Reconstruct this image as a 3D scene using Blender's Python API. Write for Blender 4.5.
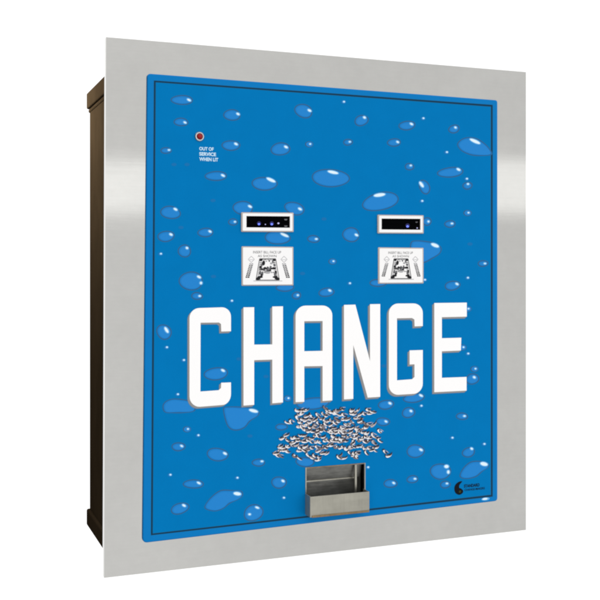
import bpy, math, random
from mathutils import Vector
from mathutils.geometry import tessellate_polygon

C = bpy.context.scene
for o in list(bpy.data.objects): bpy.data.objects.remove(o)

# ------------------------------------------------------------------ camera
# photo space: 600 px wide, focal length 990 px, horizon at y = 266
F, CX, HY = 990.0, 300.0, 266.0
ZC = 0.4612                       # camera height over the bottom of the steel frame
cam = bpy.data.cameras.new('camera'); camo = bpy.data.objects.new('camera', cam)
C.collection.objects.link(camo); C.camera = camo
cam.sensor_width = 36.0; cam.lens = 36.0 * F / 600.0; cam.shift_y = -(300.0 - HY) / 600.0
cam.clip_start = 0.05; cam.clip_end = 100
camo.location = (0, 0, ZC); camo.rotation_euler = (math.radians(90), 0, 0)

# ------------------------------------------------------------------ render
C.render.engine = 'CYCLES'
C.render.resolution_x = 1024; C.render.resolution_y = 1024
C.view_settings.view_transform = 'Standard'; C.view_settings.look = 'None'
C.view_settings.exposure = 0; C.view_settings.gamma = 1
try: C.cycles.filter_width = 2.3
except Exception: pass

# ------------------------------------------------------------------ white studio surroundings
W = bpy.data.worlds.new('World'); C.world = W; W.use_nodes = True
nt = W.node_tree; N = nt.nodes; L = nt.links; N.clear()
out = N.new('ShaderNodeOutputWorld'); bg = N.new('ShaderNodeBackground'); L.new(bg.outputs[0], out.inputs[0])
tc = N.new('ShaderNodeTexCoord')
def dotnode(v):
    d = N.new('ShaderNodeVectorMath'); d.operation = 'DOT_PRODUCT'; d.inputs[1].default_value = v
    L.new(tc.outputs['Generated'], d.inputs[0]); return d.outputs['Value']
def rng(s, a, b, c, d):
    m = N.new('ShaderNodeMapRange'); m.interpolation_type = 'SMOOTHSTEP'; m.clamp = True
    for i, v in enumerate((a, b, c, d)): m.inputs[1+i].default_value = v
    L.new(s, m.inputs[0]); return m.outputs[0]
def mul(a, b):
    m = N.new('ShaderNodeMath'); m.operation = 'MULTIPLY'; L.new(a, m.inputs[0]); L.new(b, m.inputs[1]); return m.outputs[0]
flag = rng(dotnode((-0.95, -0.30, 0)), 0.5, 0.85, 1.0, 0.06)      # world dimmed on the left, added to keep the cabinet side dark
floor = rng(dotnode((0, 0, 1)), -0.75, -0.40, 0.25, 1.0)           # dim studio floor
right = rng(dotnode((0.85, -0.53, 0)), 0.70, 1.0, 1.0, 0.86)       # a little dimmer towards the right
mixc = N.new('ShaderNodeMix'); mixc.data_type = 'RGBA'
L.new(rng(dotnode((0, -1, 0)), -0.2, 0.5, 0, 1), mixc.inputs[0])
mixc.inputs[6].default_value = (1.30, 1.30, 1.30, 1); mixc.inputs[7].default_value = (1.30, 1.295, 1.275, 1)
L.new(mixc.outputs[2], bg.inputs['Color']); L.new(mul(mul(flag, floor), right), bg.inputs['Strength'])

def area(name, loc, target, sx, sy, power, col=(1, 1, 1)):
    l = bpy.data.lights.new(name, 'AREA'); l.shape = 'RECTANGLE'; l.size = sx; l.size_y = sy; l.energy = power; l.color = col
    o = bpy.data.objects.new(name, l); C.collection.objects.link(o); o.location = loc
    o.rotation_euler = (Vector(target) - Vector(loc)).to_track_quat('-Z', 'Y').to_euler(); return o
# long strip softbox: its reflection is the paler band across the steel frame
area('strip_softbox', (2.15, -0.62, ZC + 0.372), (0.06, 1.55, ZC + 0.372), 3.2, 0.25, 1.62, (1, 1, .985))
# unseen fill lamp, added to brighten the top of the cabinet's left side
area('cabinet_side_fill', (-0.66, 1.74, ZC + 0.37), (-0.35, 1.70, ZC + 0.26), 0.12, 0.12, 7.6, (1, .95, .86))

# ------------------------------------------------------------------ mapping between the photo and the machine's own axes
D1 = 1.464; ANG = math.radians(21.22)
R = Vector((math.cos(ANG), math.sin(ANG), 0)); B = Vector((-math.sin(ANG), math.cos(ANG), 0))
O = Vector(((106 - CX) / F * D1, D1, 0))
WID = 0.7312; HGT = 0.8
def P(px, py, w=0.0):
    """(u, v) on the machine plane lying w behind the front of the steel frame"""
    d = Vector(((px - CX) / F, 1, 0)); t = (O.dot(B) + w) / d.dot(B)
    return ((t * d - O).dot(R), ZC + t * (HY - py) / F)
def X(px, py, w=0.0):
    u, v = P(px, py, w); return (u - WID / 2, w, v)

# ------------------------------------------------------------------ materials
def lin(c): 
    c /= 255.0; return c / 12.92 if c <= .04045 else ((c + .055) / 1.055) ** 2.4
def rgb(r, g, b): return (lin(r), lin(g), lin(b), 1)
def mat(name, col, rough=.5, metal=0, spec=.25, emit=None, es=0, bump=None, mottle=None):
    m = bpy.data.materials.new(name); m.use_nodes = True; n = m.node_tree.nodes; l = m.node_tree.links
    b = n['Principled BSDF']; b.inputs['Base Color'].default_value = col; b.inputs['Roughness'].default_value = rough
    b.inputs['Metallic'].default_value = metal; b.inputs['Specular IOR Level'].default_value = spec
    if emit: b.inputs['Emission Color'].default_value = emit; b.inputs['Emission Strength'].default_value = es
    t = n.new('ShaderNodeTexCoord')
    def noise(scale, sv, det=4, rg=.55):
        mp = n.new('ShaderNodeMapping'); mp.inputs['Scale'].default_value = sv; l.new(t.outputs['Object'], mp.inputs[0])
        q = n.new('ShaderNodeTexNoise'); q.inputs['Scale'].default_value = scale; q.inputs['Detail'].default_value = det
        q.inputs['Roughness'].default_value = rg; l.new(mp.outputs[0], q.inputs[0]); return q.outputs[0]
    def rr(s, a, b_, c, d):
        q = n.new('ShaderNodeMapRange'); q.inputs[1].default_value = a; q.inputs[2].default_value = b_
        q.inputs[3].default_value = c; q.inputs[4].default_value = d; l.new(s, q.inputs[0]); return q.outputs[0]
    if mottle:
        src = None
        for (sc, sv, amt) in mottle:
            v = rr(noise(sc, sv), .3, .7, 1 - amt, 1 + amt)
            if src is None: src = v
            else:
                q = n.new('ShaderNodeMath'); q.operation = 'MULTIPLY'; l.new(src, q.inputs[0]); l.new(v, q.inputs[1]); src = q.outputs[0]
        h = n.new('ShaderNodeVectorMath'); h.operation = 'SCALE'; h.inputs[0].default_value = col[:3]
        l.new(src, h.inputs['Scale']); l.new(h.outputs[0], b.inputs['Base Color'])
    if bump:
        sc, sv, st, dist = bump
        q = n.new('ShaderNodeBump'); q.inputs['Strength'].default_value = st; q.inputs['Distance'].default_value = dist
        l.new(noise(sc, sv), q.inputs['Height']); l.new(q.outputs[0], b.inputs['Normal'])
        l.new(rr(noise(sc * .6, sv), .3, .7, rough * .85, rough * 1.15), b.inputs['Roughness'])
    return m
STEEL = mat('brushed_steel', (.462, .460, .450, 1), .085, 1, mottle=[(9, (1, 1, 1), .03), (420, (.05, 1, 1), .010), (60, (1, 1, 1), .016)],
            bump=(260, (.05, 1, 1), .03, .0003))
STEEL2 = mat('tray_steel', (.36, .35, .305, 1), .38, 1, mottle=[(35, (1, 1, 1), .10), (300, (1, 1, .06), .06)], bump=(200, (.06, 1, 1), .3, .0006))
STEELD = mat('chute_steel', (.25, .25, .237, 1), .42, 1, mottle=[(45, (1, 1, 2), .25), (260, (.1, 1, 1), .10)], bump=(120, (.2, 1, 1), .3, .001))
BROWN = mat('bronze_brown_paint', (.0185, .0128, .0074, 1), .85, 0, .0, mottle=[(30, (1, 1, .5), .10), (8, (1, 1, .8), .12)], bump=(300, (1, 1, 1), .15, .0003))
BLACK = mat('black_plastic', (.0005, .0005, .001, 1), .6, 0, .02)
PBLUE = mat('panel_blue', rgb(0, 118, 185), .7, 0, .03, mottle=[(30, (1, 1, 1), .02), (500, (1, 1, 1), .02)])
EBLUE = mat('border_blue', rgb(6, 120, 192), .6, 0, .06, mottle=[(30, (1, 1, 1), .02)])
LINE = mat('dark_line_ink', rgb(14, 48, 72), .6, 0, .1)
LINE2 = mat('line_soft_ink', rgb(14, 94, 138), .6, 0, .1)
D_HALO = mat('drop_halo_ink', rgb(18, 112, 176), .55, 0, .1)
D_RIM = mat('drop_rim_ink', rgb(54, 90, 122), .55, 0, .1)
D_BODY = mat('drop_blue_ink', rgb(38, 132, 208), .6, 0, .05)
D_DEEP = mat('drop_deep_ink', rgb(22, 118, 190), .6, 0, .05)
D_BODY2 = mat('drop_mid_ink', rgb(30, 126, 200), .6, 0, .05)
D_GLOW = mat('drop_glow_ink', rgb(104, 178, 232), .55, 0, .1)
D_HL = mat('drop_white_ink', rgb(226, 244, 255), .55, 0, .1)
WHITE = mat('white_ink', rgb(253, 252, 253), .55, 0, .1)
SHADE = mat('letter_edge_ink', rgb(146, 144, 144), .6, 0, .1)
SHADE2 = mat('letter_edge_pale_ink', rgb(110, 135, 160), .6, 0, .1)
C_DARK = mat('coin_dark_ink', rgb(44, 38, 42), .6, 0, .1)
C_MID = mat('coin_grey_ink', rgb(128, 118, 120), .6, 0, .1)
C_LITE = mat('coin_pale_ink', rgb(184, 176, 178), .6, 0, .1)
C_WHITE = mat('coin_white_ink', rgb(246, 243, 244), .6, 0, .1)
PLATE = mat('white_plate', rgb(248, 247, 248), .5, 0, .15)
PEDGE = mat('plate_edge', rgb(190, 180, 174), .5, 0, .15)
INK = mat('grey_print', rgb(34, 34, 38), .6, 0, .1)
INKL = mat('pale_grey_print', rgb(168, 168, 172), .6, 0, .1)
INKM = mat('mid_grey_print', rgb(104, 104, 108), .6, 0, .1)
LOGO = mat('logo_black', rgb(8, 14, 22), .6, 0, .1)
LOGOT = mat('logo_text_ink', rgb(4, 30, 56), .6, 0, .1)
LOGOY = mat('logo_olive', rgb(60, 62, 20), .6, 0, .1)
LED = mat('blue_led', rgb(90, 110, 255), .3, 0, .5, rgb(100, 120, 255), .85)
LED2 = mat('pale_led', rgb(150, 150, 190), .3, 0, .5, rgb(170, 170, 215), .55)
LEDH = mat('led_halo_glow', rgb(10, 10, 70), .3, 0, .3, rgb(8, 10, 80), .35)  # halo round each blue LED, its glow put into a coloured emissive disc
RED = mat('red_lens', rgb(150, 6, 6), .25, 0, .3)
CHROME = mat('chrome_ring', (.50, .49, .49, 1), .3, 1)
TXT = mat('pale_blue_print', rgb(206, 236, 255), .6, 0, .1)
CUP = mat('cup_steel', (.36, .35, .305, 1), .55, .7, .3, mottle=[(35, (1, 1, 1), .10), (300, (1, 1, .06), .05)], bump=(200, (.06, 1, 1), .25, .0006))
RUST = mat('worn_brass_edge', (.26, .19, .11, 1), .5, 1, mottle=[(60, (1, 1, 1), .3)])

# ------------------------------------------------------------------ mesh helpers
class MB:
    def __init__(s): s.v = []; s.f = []; s.m = []; s.mats = []
    def mi(s, m):
        if m not in s.mats: s.mats.append(m)
        return s.mats.index(m)
    def face(s, pts, m):
        i = len(s.v); s.v += [tuple(p) for p in pts]; s.f.append(tuple(range(i, i + len(pts)))); s.m.append(s.mi(m))
    def tess(s, loops, m):
        """loops of (x,y,z) lying on one x-z plane, first outer, the rest holes; faces point to -y"""
        i = len(s.v); flat = [p for lp in loops for p in lp]; s.v += [tuple(p) for p in flat]
        for t in tessellate_polygon([[Vector((p[0], p[2], 0)) for p in lp] for lp in loops]):
            a, b, c = (flat[k] for k in t)
            cr = (b[0]-a[0])*(c[2]-a[2]) - (b[2]-a[2])*(c[0]-a[0])
            if abs(cr) < 1e-14: continue
            t = t if cr > 0 else (t[0], t[2], t[1])
            s.f.append(tuple(i + k for k in t)); s.m.append(s.mi(m))
    def box(s, a, b, m):
        (x0, y0, z0), (x1, y1, z1) = a, b
        x0, x1 = sorted((x0, x1)); y0, y1 = sorted((y0, y1)); z0, z1 = sorted((z0, z1))
        i = len(s.v); s.v += [(x, y, z) for z in (z0, z1) for y in (y0, y1) for x in (x0, x1)]
        for q in ((0,2,3,1), (4,5,7,6), (0,1,5,4), (2,6,7,3), (0,4,6,2), (1,3,7,5)):
            s.f.append(tuple(i + k for k in q)); s.m.append(s.mi(m))
    def walls(s, la, lb, m):
        n = len(la)
        for k in range(n): s.face([la[k], la[(k+1) % n], lb[(k+1) % n], lb[k]], m)
    def build(s, name, parent=None, bevel=0, seg=2, smooth=False):
        me = bpy.data.meshes.new(name); me.from_pydata(s.v, [], s.f)
        for m in s.mats: me.materials.append(m)
        for p, k in zip(me.polygons, s.m): p.material_index = k; p.use_smooth = smooth
        me.update(); o = bpy.data.objects.new(name, me); C.collection.objects.link(o); o.parent = parent
        if bevel:
            b = o.modifiers.new('bevel', 'BEVEL'); b.width = bevel; b.segments = seg; b.limit_method = 'ANGLE'; b.angle_limit = math.radians(40)
        return o
LAY = 4e-5
FACE = -0.004                                     # front of the blue door
def lz(k): return FACE - k * LAY
def pxpoly(pts, w): return [X(x, y, w) for x, y in pts]
def rrect(quad, r, n=5):
    """rounded quad in px, corners TL TR BR BL (radius px, or one per corner)"""
    out = []; rs = r if isinstance(r, (list, tuple)) else [r] * 4
    for k in range(4):
        a, b, c = Vector(quad[k-1]), Vector(quad[k]), Vector(quad[(k+1) % 4]); r_ = rs[k]
        p = b + (a - b).normalized() * r_; q = b + (c - b).normalized() * r_
        for i in range(n + 1):
            t = i / n; out.append(tuple((1-t)**2 * p + 2*t*(1-t) * b + t*t * q))
    return out
def ell(cx, cy, rx, ry, rot=0, n=22, seed=None, amp=0.0, dx=0, dy=0):
    ph = random.Random(seed); a1, a2 = ph.uniform(0, 6.28), ph.uniform(0, 6.28); c, s = math.cos(rot), math.sin(rot); o = []
    for i in range(n):
        t = i / n * 2 * math.pi; k = 1 + amp * math.sin(2*t + a1) + amp * .7 * math.sin(3*t + a2)
        x, y = rx * k * math.cos(t), ry * k * math.sin(t); o.append((cx + dx + x*c - y*s, cy + dy + x*s + y*c))
    return o

# ------------------------------------------------------------------ the machine
root = bpy.data.objects.new('change_machine', None); C.collection.objects.link(root)
root.location = O + R * (WID / 2); root.rotation_euler = (0, 0, ANG); root.empty_display_size = .1
root['label'] = 'blue and white CHANGE machine with water drop front in brushed steel wall frame'
root['category'] = 'change machine'

# steel frame: flat flange with folded outer edge
FO = [(106, 37), (526, 72), (526, 530), (104, 578)]
DO = [(147.3, 73.6), (497.3, 100.3), (497.3, 500.8), (142.6, 543.0)]          # door outline
mb = MB(); hole = rrect([(149.5, 76), (495.2, 102.3), (495.2, 498.8), (145, 540.5)], 2)
mb.tess([pxpoly(FO, 0), pxpoly(hole, 0)], STEEL)
mb.tess([pxpoly(FO, 0)], STEEL); 
# remove the plain second sheet again, keep only its outline as the back face
nf = len(mb.f); mb.f = mb.f[:nf-2]; mb.m = mb.m[:nf-2]
fr = [X(x, y, 0) for x, y in FO]; frb = [(p[0], .012, p[2]) for p in fr]
mb.walls(fr, frb, STEEL)
fri = [(p[0] * .992, .012, HGT/2 + (p[2] - HGT/2) * .993) for p in frb]; mb.tess([frb, fri], STEEL)
frc = [(p[0], .002, p[2]) for p in fri]; mb.walls(fri, frc, STEEL); hb = [(p[0], .002, p[2]) for p in pxpoly(hole, 0)]
mb.tess([frc, hb], STEEL)
mb.build('frame', root)

# cabinet behind the frame
U0 = .0310 - WID/2; U1 = WID/2 - .035; CB = .010; CT = ZC + .2135 * D1; DEP = .340
mb = MB(); mb.box((U0, .004, CB), (U1, DEP, CT - .004), BROWN)
del mb.f[2]; del mb.m[2]                          # open at the front, behind the door
cab = mb.build('cabinet', root, .004)
mb = MB()
mb.box((U0 - .005, .0125, CT - .029), (U1 + .005, DEP + .003, CT), BROWN)
mb.box((U0 - .002, .0125, CT - .036), (U1 + .002, DEP + .001, CT - .0292), BROWN)
mb.build('lid', cab, .0025)
mb = MB(); mb.box((U0 - .005, .06, -.008), (U1 + .005, DEP + .004, .022), BROWN)
mb.build('base_rim', cab, .003)

# ---- blue door with its printed line and water drops
mb = MB()
do = rrect(DO, [3.5, 2.5, 3, 5])
opening = [(306.3, 468.3), (364.3, 464.0), (364.3, 497), (306.3, 500)]
d2 = rrect([(148.0, 74.3), (496.6, 100.9), (496.6, 500.1), (143.3, 542.2)], [3.5, 2.5, 3, 5])
mb.tess([pxpoly(d2, FACE), pxpoly(opening, FACE)], EBLUE)
mb.walls(pxpoly(do, -.003), [(a[0], .004, a[2]) for a in pxpoly(do, -.003)], EBLUE)
mb.walls(pxpoly(d2, FACE), pxpoly(do, -.003), EBLUE)
LO = [(154.2, 80.8), (492.4, 105.2), (492.4, 496.3), (151.2, 535.0)]
def inset(q, d): return [(q[0][0]+d, q[0][1]+d), (q[1][0]-d, q[1][1]+d), (q[2][0]-d, q[2][1]-d), (q[3][0]+d, q[3][1]-d)]
mb.tess([pxpoly(inset(LO, -.5), lz(1)), pxpoly(opening, lz(1))], LINE2)
mb.tess([pxpoly(LO, lz(2)), pxpoly(opening, lz(2))], LINE)
mb.tess([pxpoly(inset(LO, 1.2), lz(3)), pxpoly(opening, lz(3))], LINE2)
mb.tess([pxpoly(inset(LO, 1.75), lz(4)), pxpoly(opening, lz(4))], PBLUE)
BASE = 5
def drop(shape, hl=(), k=0):
    """shape: function(grow) -> px outline"""
    mb.tess([pxpoly(shape(.75), lz(BASE))], D_HALO)
    mb.tess([pxpoly(shape(.25), lz(BASE+1))], D_RIM)
    mb.tess([pxpoly(shape(-.45), lz(BASE+1.4))], D_DEEP)
    mb.tess([pxpoly(shape(-1.0), lz(BASE+2))], D_BODY2)
    mb.tess([pxpoly([(x + .5, y + .2) for x, y in shape(-1.7)], lz(BASE+2.4))], D_BODY)
    for (x, y, a, b, r) in hl:
        mb.tess([pxpoly(ell(x, y, a + .9, b + .8, r), lz(BASE+3))], D_GLOW)
        mb.tess([pxpoly(ell(x, y, a, b, r, 14), lz(BASE+4))], D_HL)
# x, y, rx, ry, tilt in degrees, highlight x, y
DR = [(182,100,11,4.4,0,189,100),(232,115,8,5.5,0,238,114),(181,122,7,3.8,0,185,122.5),(231,145.5,8.7,5,0,236,144),
(166,150.5,5,3,0,169,150),(216,176,11,4.4,0,223,175.5),(303.5,111,9.2,6.3,18,309.5,110.5),(361.5,120.5,6.6,5.2,-15,364.5,117.5),
(280.5,149,9.2,6.3,-6,286,147),(330.5,178,18.5,8.8,5,0,0),(264.5,183.7,12.8,6.3,4,0,0),(407,125.5,8,4.4,-4,411.5,124),
(454,129,5.3,3.9,-10,455.5,127.5),(394,142.5,6.3,3.9,-4,397.7,142),(450.5,172.3,12.6,4.9,-7,458.5,169.5),
(170.5,212.5,10,6.1,4,175.5,209.3),(166,236.3,8,5.3,-4,171,234.5),(205.5,232.5,7.6,4.3,0,210,231.5),(184.5,251,6,6.3,-20,187,248),
(191,281,12,8.8,4,199,277),(243,208,10,6.6,0,250,206.5),(294.5,208.5,9.7,6.2,14,300,209),(277.5,237.5,12.7,6.6,0,0,0),
(313.5,239,6,3.4,2,316.3,239),(351,234.7,8.5,6.8,10,356.5,235),(380.5,201.5,17.8,8.9,-11,0,0),(424.5,187,5,7,-25,0,0),
(450,224,5.4,3.3,0,452,223.5),(378,283,8,3.6,0,0,0),(452.5,285.6,7.6,4.4,-6,457,284),(483,263.5,5,2.9,0,485,263.5),
(197,296,5.4,3.5,0,199.7,296),(164,332,6.8,7.8,-30,0,0),(216,373.8,12,6,-4,223,370.5),(285,287.6,9,3.6,0,0,0),
(296.5,295.5,4.3,3.5,0,297.8,295.2),(326.5,292.3,7.4,4.3,-6,329.8,290.5),(472.5,379,6.6,5,-10,474.3,377.3),
(178.5,446.7,6.8,3.9,0,181.7,446),(217.5,454.5,10.2,6.5,6,225,453.5),(193.5,484,10,4.2,2,198.8,483),
(180,508.5,9,5.3,-15,184,505.5),(253.5,512.8,10,7.6,-20,0,0),(258.5,462.6,6.2,3.6,-4,262,461.3),(313,403.5,16,5.8,-4,0,0),
(305,462,8.8,4.8,4,0,0),(279,482.5,7.5,5.6,-4,283,481),(386,404.7,7.6,4.6,-6,390,403.3),(408.5,412.6,6.4,5,-6,411,411),
(383,421.7,6.6,4,0,386,421.5),(415.5,451.2,8.6,6.4,4,421,449.8),(440.5,471.5,9.9,8,0,0,0),(390.5,483.5,6.6,4,-4,393.7,483),
(412.5,479.2,5.6,3.5,-4,415,478.8),(445.3,484.6,5,3.4,-10,447,483.5),(462,416.3,5.6,3.4,0,464.5,416),
(468.5,452.3,6.3,4.6,-25,471.7,448.7),(414,398,10.5,4.4,-10,421,395.5),(281.5,427,6,3,0,0,0),(233,222,4.3,3.3,0,235,221.8),
(427,221.5,4,4,0,428.5,221.5),(467.5,185.7,4.6,3.5,0,468,184),(409.5,166.7,4.4,3.2,0,410.8,165.5),(348,142.2,4.4,3,0,349.8,141.8)]
for i, (x, y, a, b, r, hx, hy) in enumerate(DR):
    rr_ = math.radians(r)
    hl = [] if not hx else [(hx, hy, min(1.9, a*.2), min(.95, b*.2), math.radians(28 if b > 3.6 else 0))]
    drop(lambda g, x=x, y=y, a=a, b=b, rr_=rr_, i=i: ell(x, y, a+g, b+g, rr_, 26, i, .035), hl)
def hls(*a):
    for (x, y, p, q, r) in a:
        mb.tess([pxpoly(ell(x, y, p + 1, q + .8, math.radians(r)), lz(BASE+3))], D_GLOW); mb.tess([pxpoly(ell(x, y, p, q, math.radians(r)), lz(BASE+4))], D_HL)
hls((333,172.3,5.2,1.3,12),(271,180,4.6,1.3,25),(379.5,195,5.6,1.5,-8),(284.5,235,4.2,1.1,24),(421.5,184.5,1.2,3.2,-35),
    (166.5,330,1.2,3.2,-32),(249.6,514.3,1.1,.8,0),(257.2,507.6,1.9,.8,20),(446.5,466.5,2,1.5,0),(448.3,472,1.1,1.6,0),(201,283,1,1.2,0))
def smooth_poly(pts, n=5):
    o = []; m = len(pts)
    for k in range(m):
        p0, p1, p2, p3 = (Vector(pts[(k+j-1) % m]) for j in range(4))
        for i in range(n):
            t = i / n
            o.append(tuple(.5*((2*p1)+(-p0+p2)*t+(2*p0-5*p1+4*p2-p3)*t*t+(-p0+3*p1-3*p2+p3)*t**3)))
    return o
def grown(pts, g):
    c = sum((Vector(p) for p in pts), Vector((0, 0))) / len(pts); o = []
    for p in pts:
        d = Vector(p) - c; o.append(tuple(c + d * (1 + g / max(d.length, 3))))
    return o
for pts, h in (
    ([(458,143),(463,138.8),(470,137.5),(478,139.3),(486,145),(491,151.5),(490.5,154.8),(482,155.6),(472,155),(463,151.5),(458.5,147)], (475,141.3,5.5,1.4,24)),
    ([(163,406),(166,401.5),(173,399),(182,399.5),(190,401.5),(195,406),(194,411),(186,412.5),(174,412.8),(165,412)], None),
    ([(223.5,409),(228,407),(240,407),(252,408),(258.5,411.5),(258,415.5),(250,421),(245,427),(238,430),(231,429),(226.5,423)], (253.5,410.8,4.4,1.4,14)),
    ([(411,243),(416,240.8),(426,241.5),(436,243.5),(441,248),(439.5,253.5),(432,258.5),(424,262.5),(416,262),(411,254)], (435,245.3,4,1.5,22)),
    ([(205,508),(208,501),(215,494),(222,490.3),(233,490.5),(241,491),(242.5,495.5),(238,499.5),(230,503),(223,508.5),(214,511)], (237.3,493.7,3.6,1.5,8)),
    ([(460,475),(464,467.5),(471,462),(480,461.3),(487.5,463),(488.3,467),(482,471.5),(476,476.5),(468,478.5),(462,478)], (484,464,3.6,1.7,12))):
    sp = smooth_poly(pts)
    drop(lambda g, sp=sp: grown(sp, g), [(h[0], h[1], h[2], h[3], math.radians(h[4]))] if h else [])
for x, y in ((344,102),(423.5,118.5),(447,152.4),(467,179),(422.3,201.2),(161,254),(333,261.5),(350,283.5),(425,280),(468,213),(468,278),
             (232,301),(167,347.5),(184,360.3),(178,394.5),(187.5,429.3),(198.5,435.5),(170.5,475),(237.5,478),(284,498),(421.5,406),
             (452.5,438),(484.5,444.2),(309.7,144.3),(468,309),(463,347.5),(468.3,353.8),(475,369),(288,398.5),(368.2,467.5)):
    big = (x, y) in ((333,261.5),(468,213),(187.5,429.3),(309.7,144.3),(468,309),(463,347.5),(475,369),(288,398.5))
    a = 3.4 if big else 1.9
    mb.tess([pxpoly(ell(x-.5, y, a + .7, a*.75 + .5), lz(BASE))], D_RIM if big else D_HALO)
    mb.tess([pxpoly(ell(x-.3, y, a, a*.75), lz(BASE+2))], D_BODY)
    mb.tess([pxpoly(ell(x+.5*big, y-.3, 1.5, 1.25), lz(BASE+3))], D_GLOW)
    mb.tess([pxpoly(ell(x+.5*big, y-.3, .8, .65), lz(BASE+4))], D_HL)
for x, y in ((239,359),(266,376.5),(384,366),(174,164.5),(187,164.5),(213,200.5),(181,227.5),(213.5,276.5),(324,219),(302.5,273.5),(250,436),(470,244)):
    mb.tess([pxpoly(ell(x, y, 2.6, 1.6), lz(BASE+1))], D_HALO)
mb.tess([pxpoly(ell(485.5, 499.0, 4.2, 1.6, -.12), lz(5))], D_GLOW); mb.tess([pxpoly(ell(485, 498.9, 2.6, .95, -.12), lz(6))], D_HL)
door = mb.build('door', root)

# ---- CHANGE lettering
def arcpts(cx, cy, rx, ry, a0, a1, n=7):
    return [(cx + rx*math.cos(math.radians(a0+(a1-a0)*i/n)), cy + ry*math.sin(math.radians(a0+(a1-a0)*i/n))) for i in range(n+1)]
LET = []
LET.append([arcpts(199.5,318,10,10,180,270) + arcpts(222,316.8,9,9.5,270,360) + [(231,331.2),(221.3,331.5),(221,324),(219,322.5),(200.6,322.7),
   (200.4,391.5),(218.5,390.2),(221,388),(221.2,382.7),(231,382.4)] + arcpts(222,394,9,11,0,90) + arcpts(199.5,396.5,10,10.3,90,180)])
LET.append([[(243.5,307.3),(254.2,307.2),(254.2,344.6),(272.3,344.4),(272.3,306.5),(283,306.3),(283,402.4),(272.3,403.3),(272.3,359.6),(254.2,360.2),(254.2,404.8),(243.5,405.6)]])
LET.append([[(295.6,402.2)] + arcpts(305.6,315.6,10,10,180,270) + arcpts(322.5,315.3,9.8,9.8,270,360) + [(332.3,400.3),(322.6,401),(322.6,366),(304.3,366.3),(304.3,401.8)],
            [(304.3,321.2),(322.6,321),(322.6,350.8),(304.3,351.2)]])
LET.append([[(344,304.9),(355.4,304.6),(370,361),(370,304.2),(380.2,304),(380.2,396.8),(367.7,397.6),(353.3,345),(353.3,398.8),(344,399.4)]])
LET.append([arcpts(398,313.5,9.2,10,180,270) + arcpts(413.5,313,9.3,9.6,270,360) + [(422.8,326),(414.6,326.4),(414.4,319.5),(412,318),(397,318.3),
   (397,380.3),(412,379.2),(414.5,377),(414.5,364.3),(409.6,364.5),(409.6,350.4),(422.8,350)] + arcpts(412.8,383.5,10,10.4,0,90) + arcpts(398,385.2,9.2,9.6,90,180)])
LET.append([[(434.3,303),(466.8,302.6),(466.8,316.6),(441.9,317.2),(441.9,338.2),(461.3,337.7),(460.9,350.5),(441.9,351.3),(441.9,377.8),(466.6,376.9),(466.6,390.6),(434.3,392.2)]])
mb = MB()
for lp in LET:
    for i, (dx, dy, m) in enumerate(((-2.2, 2.0, SHADE2), (-1.75, 1.6, SHADE), (-1.1, 1.05, SHADE), (-.7, .7, SHADE), (-.35, .35, SHADE))):
        mb.tess([[X(x+dx, y+dy, lz(11+i)) for x, y in l_] for l_ in lp], m)
    mb.tess([[X(x, y, lz(16.5)) for x, y in l_] for l_ in lp], WHITE)
mb.build('lettering', door)

# ---- printed heap of coins
rnd = random.Random(11); mb = MB()
env = [(409.5,[(297,309),(324,345),(351,359),(367,373)]),(414,[(298,312),(318,346),(350,360),(364,371)]),(419,[(298,316),(320,350),(355,364)]),
       (423,[(288,294),(299,338),(344,354),(360,375)]),(428,[(297,366)]),(431,[(304,370),(378,383)]),(436,[(281,289),(292,326),(332,381)]),(441,[(286,382)]),
       (446,[(279,382)]),(451,[(276,292),(299,312),(318,332),(350,362),(366,376)]),(456,[(276,283),(294,302),(307,322),(338,343),(353,358)])]
coins = []
for y, rs in env:
    for a, b in rs:
        x = a + 1.5
        while x < b:
            coins.append((x + rnd.uniform(-1.2, 1.2), y + rnd.uniform(-1.8, 1.8))); x += rnd.uniform(3.0, 4.6)
coins += [(386,452),(389,454.5),(318,459),(340,457),(356,457)]
rnd.shuffle(coins)
def crescent(x, y, a, b, r, t0, t1, th, n=9):
    c, q = math.cos(r), math.sin(r); o = []
    for i in range(n + 1):
        t = t0 + (t1 - t0) * i / n; o.append((a*math.cos(t), b*math.sin(t)))
    for i in range(n, -1, -1):
        t = t0 + (t1 - t0) * i / n; k = 1 - th * math.sin(math.pi * i / n); o.append((a*k*math.cos(t), b*k*math.sin(t)))
    return [(x + u*c - v*q, y + u*q + v*c) for u, v in o[:-1]]
for i, (x, y) in enumerate(coins):
    k = 18 + (i % 40) * 4; r = math.radians(rnd.choice((-42, -32, -24, -14, 14, 26))+rnd.uniform(-8, 8)); a = rnd.uniform(2.9, 4.1); b = rnd.uniform(1.5, 2.3)
    z = lambda j: lz((k + j) * .3)
    b *= .86; t0 = rnd.choice((.3, .6, 1.0)); cv = math.pi * 1.15
    mb.tess([pxpoly(crescent(x - .3, y - .8, a * 1.05, b * 1.25, r, t0 - .3, t0 - .3 + cv, .85), z(0))], C_DARK)
    mb.tess([pxpoly(crescent(x, y, a, b * 1.2, r, t0, t0 + cv, .85), z(1))], rnd.choice((C_MID, C_MID, C_LITE)))
    if rnd.random() < .8: mb.tess([pxpoly(crescent(x + .1, y + .25, a * .95, b * 1.15, r, t0 + .4, t0 + cv - .5, .5), z(2))], C_WHITE)
    mb.tess([pxpoly(ell(x + rnd.uniform(-1.6, 1.6), y + rnd.uniform(-.6, .6), a * .30, b * .28, r + rnd.uniform(-.6, .6), 10), z(3))], rnd.choice((C_DARK, C_DARK, C_WHITE, C_MID)))
    if rnd.random() < .35: mb.tess([pxpoly(crescent(x, y, a * .9, b, r, t0 + 3.3, t0 + 4.9, .5), z(3))], C_LITE)
mb.build('coin_print', door)

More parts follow.
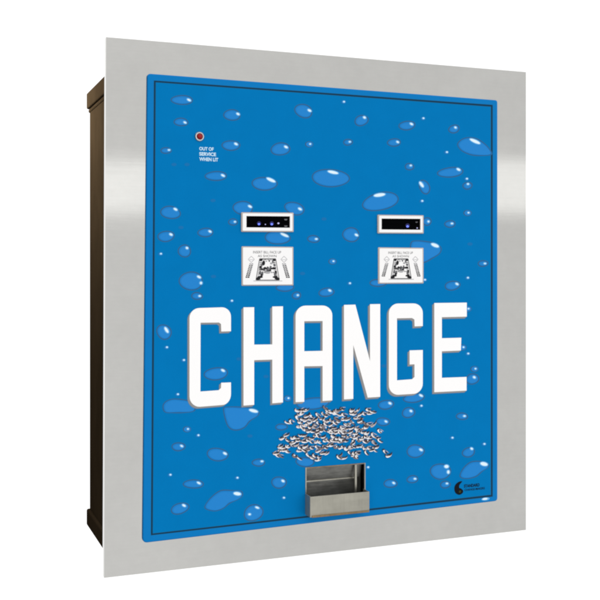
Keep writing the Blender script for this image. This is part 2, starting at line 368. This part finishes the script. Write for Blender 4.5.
# ---- text helper
def text_into(mb, s, x0, x1, ytop, ybot, w, m, bold=0.0, shear=0.0, slant=0.0):
    cu = bpy.data.curves.new('t', 'FONT'); cu.body = s; cu.size = 1; cu.offset = bold; cu.fill_mode = 'FRONT'
    o = bpy.data.objects.new('t', cu); C.collection.objects.link(o); bpy.context.view_layer.update()
    me = bpy.data.meshes.new_from_object(o.evaluated_get(bpy.context.evaluated_depsgraph_get()))
    xs = [v.co.x for v in me.vertices]; ys = [v.co.y for v in me.vertices]; ax, bx, ay, by = min(xs), max(xs), min(ys), max(ys)
    (u0, vt), (_, vb) = P(x0, ytop, w), P(x0, ybot, w); u1 = P(x1, ybot, w)[0]
    base = len(mb.v)
    for v in me.vertices:
        tx, ty = (v.co.x - ax) / (bx - ax), (v.co.y - ay) / (by - ay)
        mb.v.append((u0 + (u1 - u0) * tx - WID/2, w, vb + (vt - vb) * ty))
    for p in me.polygons: mb.f.append(tuple(base + k for k in p.vertices)); mb.m.append(mb.mi(m))
    bpy.data.objects.remove(o); bpy.data.curves.remove(cu); bpy.data.meshes.remove(me)

# ---- indicator lamp and its caption
mb = MB(); cx, cy = 199.4, 136.6
cu_, cv_ = P(cx, cy, FACE); c0 = (cu_ - WID/2, cv_)
def ring(r, y, n=28): return [(c0[0] + r*math.cos(2*math.pi*i/n), y, c0[1] + r*math.sin(2*math.pi*i/n)) for i in range(n)]
prof = [(.0074, FACE), (.0074, FACE - .0012), (.0066, FACE - .0022), (.0050, FACE - .0024), (.0046, FACE - .0012)]
for (r0, y0), (r1, y1) in zip(prof, prof[1:]): mb.walls(ring(r0, y0), ring(r1, y1), CHROME)
ind = mb.build('indicator_bezel', door)
mb = MB(); prof = [(.0046 * math.cos(t), FACE - .0012 - .0036 * math.sin(t)) for t in [i * math.pi/2/6 for i in range(6)]]
for (r0, y0), (r1, y1) in zip(prof, prof[1:]): mb.walls(ring(r0, y0), ring(r1, y1), RED)
mb.face(ring(*prof[-1]), RED); mb.build('indicator_lens', ind, smooth=True)
mb = MB()
text_into(mb, 'OUT OF', 199.3, 213.6, 146.8, 150.3, lz(12), TXT, .035)
text_into(mb, 'SERVICE', 199.3, 216.0, 152.0, 155.6, lz(12), TXT, .035)
text_into(mb, 'WHEN LIT', 199.3, 218.2, 157.2, 160.8, lz(12), TXT, .035)
mb.build('caption', door)

# ---- bill acceptors: raised bezel round a dark slot with LEDs, and the instruction plate under each
def plate(q, w0, w1, m, me, hole=None, r=.9):
    mb = MB(); o = rrect(q, r, 3)
    c = Vector((sum(p[0] for p in q)/4, sum(p[1] for p in q)/4))
    sx = 1 - 1.3 / (abs(q[1][0]-q[0][0]) / 2); sy = 1 - 1.1 / (abs(q[3][1]-q[0][1]) / 2)
    inn = [(c[0] + (x-c[0])*sx, c[1] + (y-c[1])*sy) for x, y in o]
    mb.tess([pxpoly(inn, w1)] + ([pxpoly(hole, w1)] if hole else []), m)
    base = [X(x, y, w1) for x, y in o]; basef = [(p[0], w1 + .0010, p[2]) for p in base]
    mb.walls(pxpoly(inn, w1), basef, me); mb.walls(basef, [(p[0], w0, p[2]) for p in base], me)
    if hole: h = pxpoly(hole, w1); mb.walls(h, [(p[0], w0, p[2]) for p in h], me)
    return mb
def acceptor(q, h, leds, ticks):
    w1 = FACE - .0032
    b = plate(q, FACE, w1, PLATE, PEDGE, h).build('bill_slot', door)
    mb = MB(); g = pxpoly([(h[0][0]-.3,h[0][1]-.3),(h[1][0]+.3,h[1][1]-.3),(h[2][0]+.3,h[2][1]+.3),(h[3][0]-.3,h[3][1]+.3)], FACE - .0008)
    mb.tess([g], BLACK)
    ym = (h[0][1] + h[3][1]) / 2
    a_, b_ = X(h[0][0] + 1, ym - .6, 0), X(h[1][0] - 1, ym + .7, 0)
    mb.box((a_[0], FACE - .0009, a_[2]), (b_[0], FACE - .0016, b_[2]), BLACK)
    a_, b_ = X(h[3][0] + 1.5, h[3][1] - 1.6, 0), X(h[2][0] - 1.5, h[2][1] - .6, 0)
    mb.box((a_[0], FACE - .0009, a_[2]), (b_[0], FACE - .0013, b_[2]), BLACK)
    sl = mb.build('slot_mouth', b, .0002)
    for (x, y, r, m) in leds:
        mb = MB()
        if m is LED: mb.tess([pxpoly(ell(x, y - .8, r * 1.7, r * 1.7), FACE - .0018)], LEDH)
        mb.tess([pxpoly(ell(x, y, r, r * .85), FACE - .0020)], m)
        mb.build('led', b)
    mb = MB()
    for (x, y, a, c_) in ticks: mb.tess([pxpoly([(x-a, y-c_), (x+a, y-c_), (x+a*.6, y+c_), (x-a*.6, y+c_)], FACE - .0018)], INKM)
    mb.build('slot_mark', b)
acceptor([(241.5,212.2),(293.8,212.6),(293.8,232.0),(241.5,231.8)], [(246.4,216.0),(290.0,216.3),(290.0,227.8),(246.4,227.4)],
         [(259.0,224.1,1.2,LED),(271.8,224.2,1.2,LED),(278.4,223.3,1.0,LED2),(265.4,224.4,.6,LED2)], [(285.8,219.6,1.7,.7),(285.8,226.2,1.7,.7)])
acceptor([(377.9,214.7),(423.9,215.2),(423.9,233.6),(377.9,233.4)], [(381.6,218.5),(420.5,218.8),(420.5,229.8),(381.6,229.5)],
         [(407.6,226.4,1.25,LED),(417.2,228.0,.7,LED2)], [(416.6,222.2,1.2,.5)])

def bill_plate(x0, x1, yt, yb):
    q = [(x0, yt), (x1, yt + .5), (x1, yb - .3), (x0, yb)]
    w1 = FACE - .0016; p = plate(q, FACE, w1, PLATE, PEDGE, None).build('instruction_plate', door)
    mb = MB(); W_, H_ = x1 - x0, yb - yt; wz = w1 - LAY
    def T(a, b): return (x0 + a * W_, yt + b * H_)                # plate fractions
    def poly(pts, m, k=0): mb.tess([[X(*T(a, b), wz - k * LAY) for a, b in pts]], m)
    def strip(pts, wd, m, k=0):
        for (a, b), (c, d) in zip(pts, pts[1:]):
            v = Vector(((c-a)*W_, (d-b)*H_)); n = Vector((-v.y, v.x)).normalized() * wd / 2
            p0, p1 = Vector(T(a, b)), Vector(T(c, d))
            mb.tess([[X(*(p0+n), wz-k*LAY), X(*(p1+n), wz-k*LAY), X(*(p1-n), wz-k*LAY), X(*(p0-n), wz-k*LAY)]], m)
    text_into(mb, 'INSERT BILL FACE UP', T(.22,0)[0], T(.76,0)[0], T(0,.115)[1], T(0,.180)[1], wz, INK, .0)
    text_into(mb, 'AS SHOWN', T(.31,0)[0], T(.67,0)[0], T(0,.215)[1], T(0,.275)[1], wz, INK, .0)
    # the bill lying in the tray, drawn in perspective
    def Q(s, t):                                                 # bill fractions, t down
        l, r = .345 - .07*t, .655 + .07*t; return (l + (r-l)*s, .315 + .54*t)
    def qp(ps, m, k=1): poly([Q(*z) for z in ps], m, k)
    strip([Q(0,0), Q(1,0), Q(1,1), Q(0,1), Q(0,0)], .65, INK, 1)
    rn = random.Random(4)
    for s0 in (.04, .80):                                         # engraved side borders
        for t in [i / 13 for i in range(13)]:
            qp([(s0, t+.01), (s0+.15, t+.01), (s0+.15, t+.05), (s0, t+.05)], rn.choice((INKM, INK, INKL, INKM)))
    for t in (.02, .42, .62):
        for s in [i / 12 for i in range(1, 11)]:
            qp([(s, t), (s+.06, t), (s+.06, t+.05), (s, t+.045)], rn.choice((INK, INKM, INKL)))
    for (s, t, a, b, m) in ((.10,.06,.09,.05,INK),(.90,.06,.09,.05,INK),(.27,.20,.085,.12,INK),(.83,.44,.10,.05,INK),(.08,.93,.10,.06,INK),(.92,.93,.11,.06,INK),
                            (.30,.52,.10,.04,INKM),(.55,.50,.13,.09,INKM),(.55,.50,.08,.05,INKL),(.70,.22,.07,.05,INKL),(.50,.40,.06,.04,INKM),(.26,.70,.04,.12,INKM),(.50,.58,.20,.03,INKM),(.42,.12,.06,.03,INKL),(.20,.50,.14,.035,INK),(.74,.46,.12,.04,INK),(.60,.10,.05,.05,INKM),(.18,.30,.05,.09,INKM),(.22,.78,.05,.10,INK),(.80,.14,.05,.08,INKM),(.47,.47,.07,.05,INK),(.62,.53,.06,.04,INK),(.84,.74,.05,.10,INKM),(.50,.66,.12,.04,INKL),(.12,.40,.07,.06,INK),(.88,.30,.06,.07,INKM),(.14,.66,.06,.07,INKM),(.90,.62,.05,.08,INK),(.36,.44,.07,.06,INK),(.66,.38,.06,.05,INKM),(.16,.86,.13,.05,INK),(.84,.86,.12,.05,INK)):
        qp([(s + a*math.cos(z), t + b*math.sin(z)) for z in [i*math.pi/6 for i in range(12)]], m, 2)
    strip([Q(-.1,1.04), Q(1.12,1.04)], .6, INKL, 1)
    # hands/arrows at either side: diamond over a slanted column of small marks
    for sg in (-1, 1):
        c = .5 + sg * .315
        strip([(c, .25), (c + .06, .33), (c, .41), (c - .06, .33), (c, .25)], .45, INKL, 1)
        strip([(c-.04, .34), (c + .04, .34)], .4, INKL, 1)
        for i in range(9):
            t = .43 + i * .042; cc = c + sg * (t - .43) * .22
            m = (INKL, INKM, INKM, INKM, INKM, INKM, INK, INK, INK)[i]
            poly([(cc-.036, t), (cc+.036, t), (cc+.038, t+.032), (cc-.034, t+.032)], m, 1)
            poly([(cc-.010, t+.004), (cc+.006, t+.004), (cc+.006, t+.02), (cc-.010, t+.02)], PLATE, 2)
    mb.build('instruction_print', p)
bill_plate(241.7, 293.6, 246.3, 285.8)
bill_plate(378.3, 423.8, 247.3, 283.8)

# ---- maker's mark bottom right
mb = MB()
sw = smooth_poly([(462.2,481.4),(458.5,482.0),(455.2,485.2),(454.4,489.2),(455.6,493.0),(459.0,494.8),(462.3,493.4),(463.2,490.8),(461.2,488.6),(459.3,487.8),(459.6,484.8)], 4)
mb.tess([pxpoly(sw, lz(12))], LOGO); mb.tess([pxpoly(ell(460, 491.6, 1.1, 1.3, .5), lz(13))], LOGOY)
text_into(mb, 'STANDARD', 464.0, 479.6, 484.6, 487.8, lz(12), LOGO, .03)
text_into(mb, 'CHANGE-MAKERS', 464.6, 484.8, 488.9, 491.1, lz(12), LOGOT, .015)
mb.build('maker_mark', door)

# ---- coin chute and cup
uL, vT = P(306.3, 468.3, FACE); uR = P(364.3, 464, FACE)[0]; vB = P(306.3, 500, FACE)[1] - .012; uL -= WID/2; uR -= WID/2
vM = P(306.3, 483.2, FACE)[1]
mb = MB(); DP = .030
mb.face([(uL, FACE, vT), (uR, FACE, vT), (uR, DP, vT), (uL, DP, vT)], STEELD)                 # top
mb.face([(uL, FACE, vB), (uL, DP, vB), (uL, DP, vT), (uL, FACE, vT)], STEELD)                 # left wall
mb.face([(uR, FACE, vB), (uR, FACE, vT), (uR, DP, vT), (uR, DP, vB)], STEELD)                 # right wall
mb.face([(uL, DP, vB), (uR, DP, vB), (uR, DP, vT), (uL, DP, vT)], STEELD)                     # back
mb.face([(uL, FACE, vB), (uR, FACE, vB), (uR, DP, vB), (uL, DP, vB)], STEELD)                 # floor
ch = mb.build('coin_chute', door)
mb = MB(); mb.face([(uL, .010, vM), (uR - .001, .010, vM), (uR - .001, .004, vT), (uL, .004, vT)], STEELD)      # sloping deflector
mb.face([(uL, .010, vM), (uR - .001, .010, vM), (uR - .001, .0115, vM + .001), (uL, .0115, vM + .001)], STEEL2)
mb.box((uL + .0002, .0085, vM - .0012), (uR - .011, .0098, vM + .0006), STEEL2); mb.build('deflector', ch)
mb = MB(); ud = P(355.6, 480, 0)[0] - WID/2
mb.box((ud - .0020, -.0015, vB), (ud + .0016, .003, vT - .0004), STEEL2); mb.build('divider', ch, .0003)
mb = MB(); ub = P(361.6, 480, 0)[0] - WID/2
mb.box((uR - .0012, FACE + .0045, vB), (uR - .0002, FACE + .0125, vT - .0005), BLACK); mb.build('black_strip', ch)  # narrow black strip along the chute's right wall
mb = MB(); t = .0009                                                                          # thin rim round the opening
mb.box((uL - .0018, FACE - .0010, vB), (uL, FACE + .001, vT + .0014), STEEL2); mb.box((uR, FACE - .0010, vB), (uR + .0016, FACE + .001, vT + .0014), STEEL2)
mb.box((uL, FACE - .0010, vT), (uR, FACE + .001, vT + .0014), RUST); mb.build('chute_rim', ch)
WC = -.026; cl = P(305.0, 500, FACE)[0] - WID/2; cr = P(369.4, 500, WC)[0] - WID/2
ct = P(311.5, 496.8, WC)[1]; cb = P(311.5, 517.6, WC)[1]
mb = MB(); th = .0014
mb.box((cl, WC, cb), (cr, WC + th, ct), CUP)                                               # front
mb.box((cl, WC + th, cb), (cl + th, FACE - .0003, ct + .0006), CUP); mb.box((cr - th, WC + th, cb), (cr, FACE - .0003, ct), CUP)
mb.box((cl + th, WC + th, cb), (cr - th, FACE - .0003, cb + th), CUP)
cup = mb.build('coin_cup', door, .0005)
mb = MB(); mb.box((cl + .003, WC - .0012, cb - .0004), (cr - .0006, WC - .0001, cb + .0030), RUST); mb.build('cup_edge', cup, .0004)
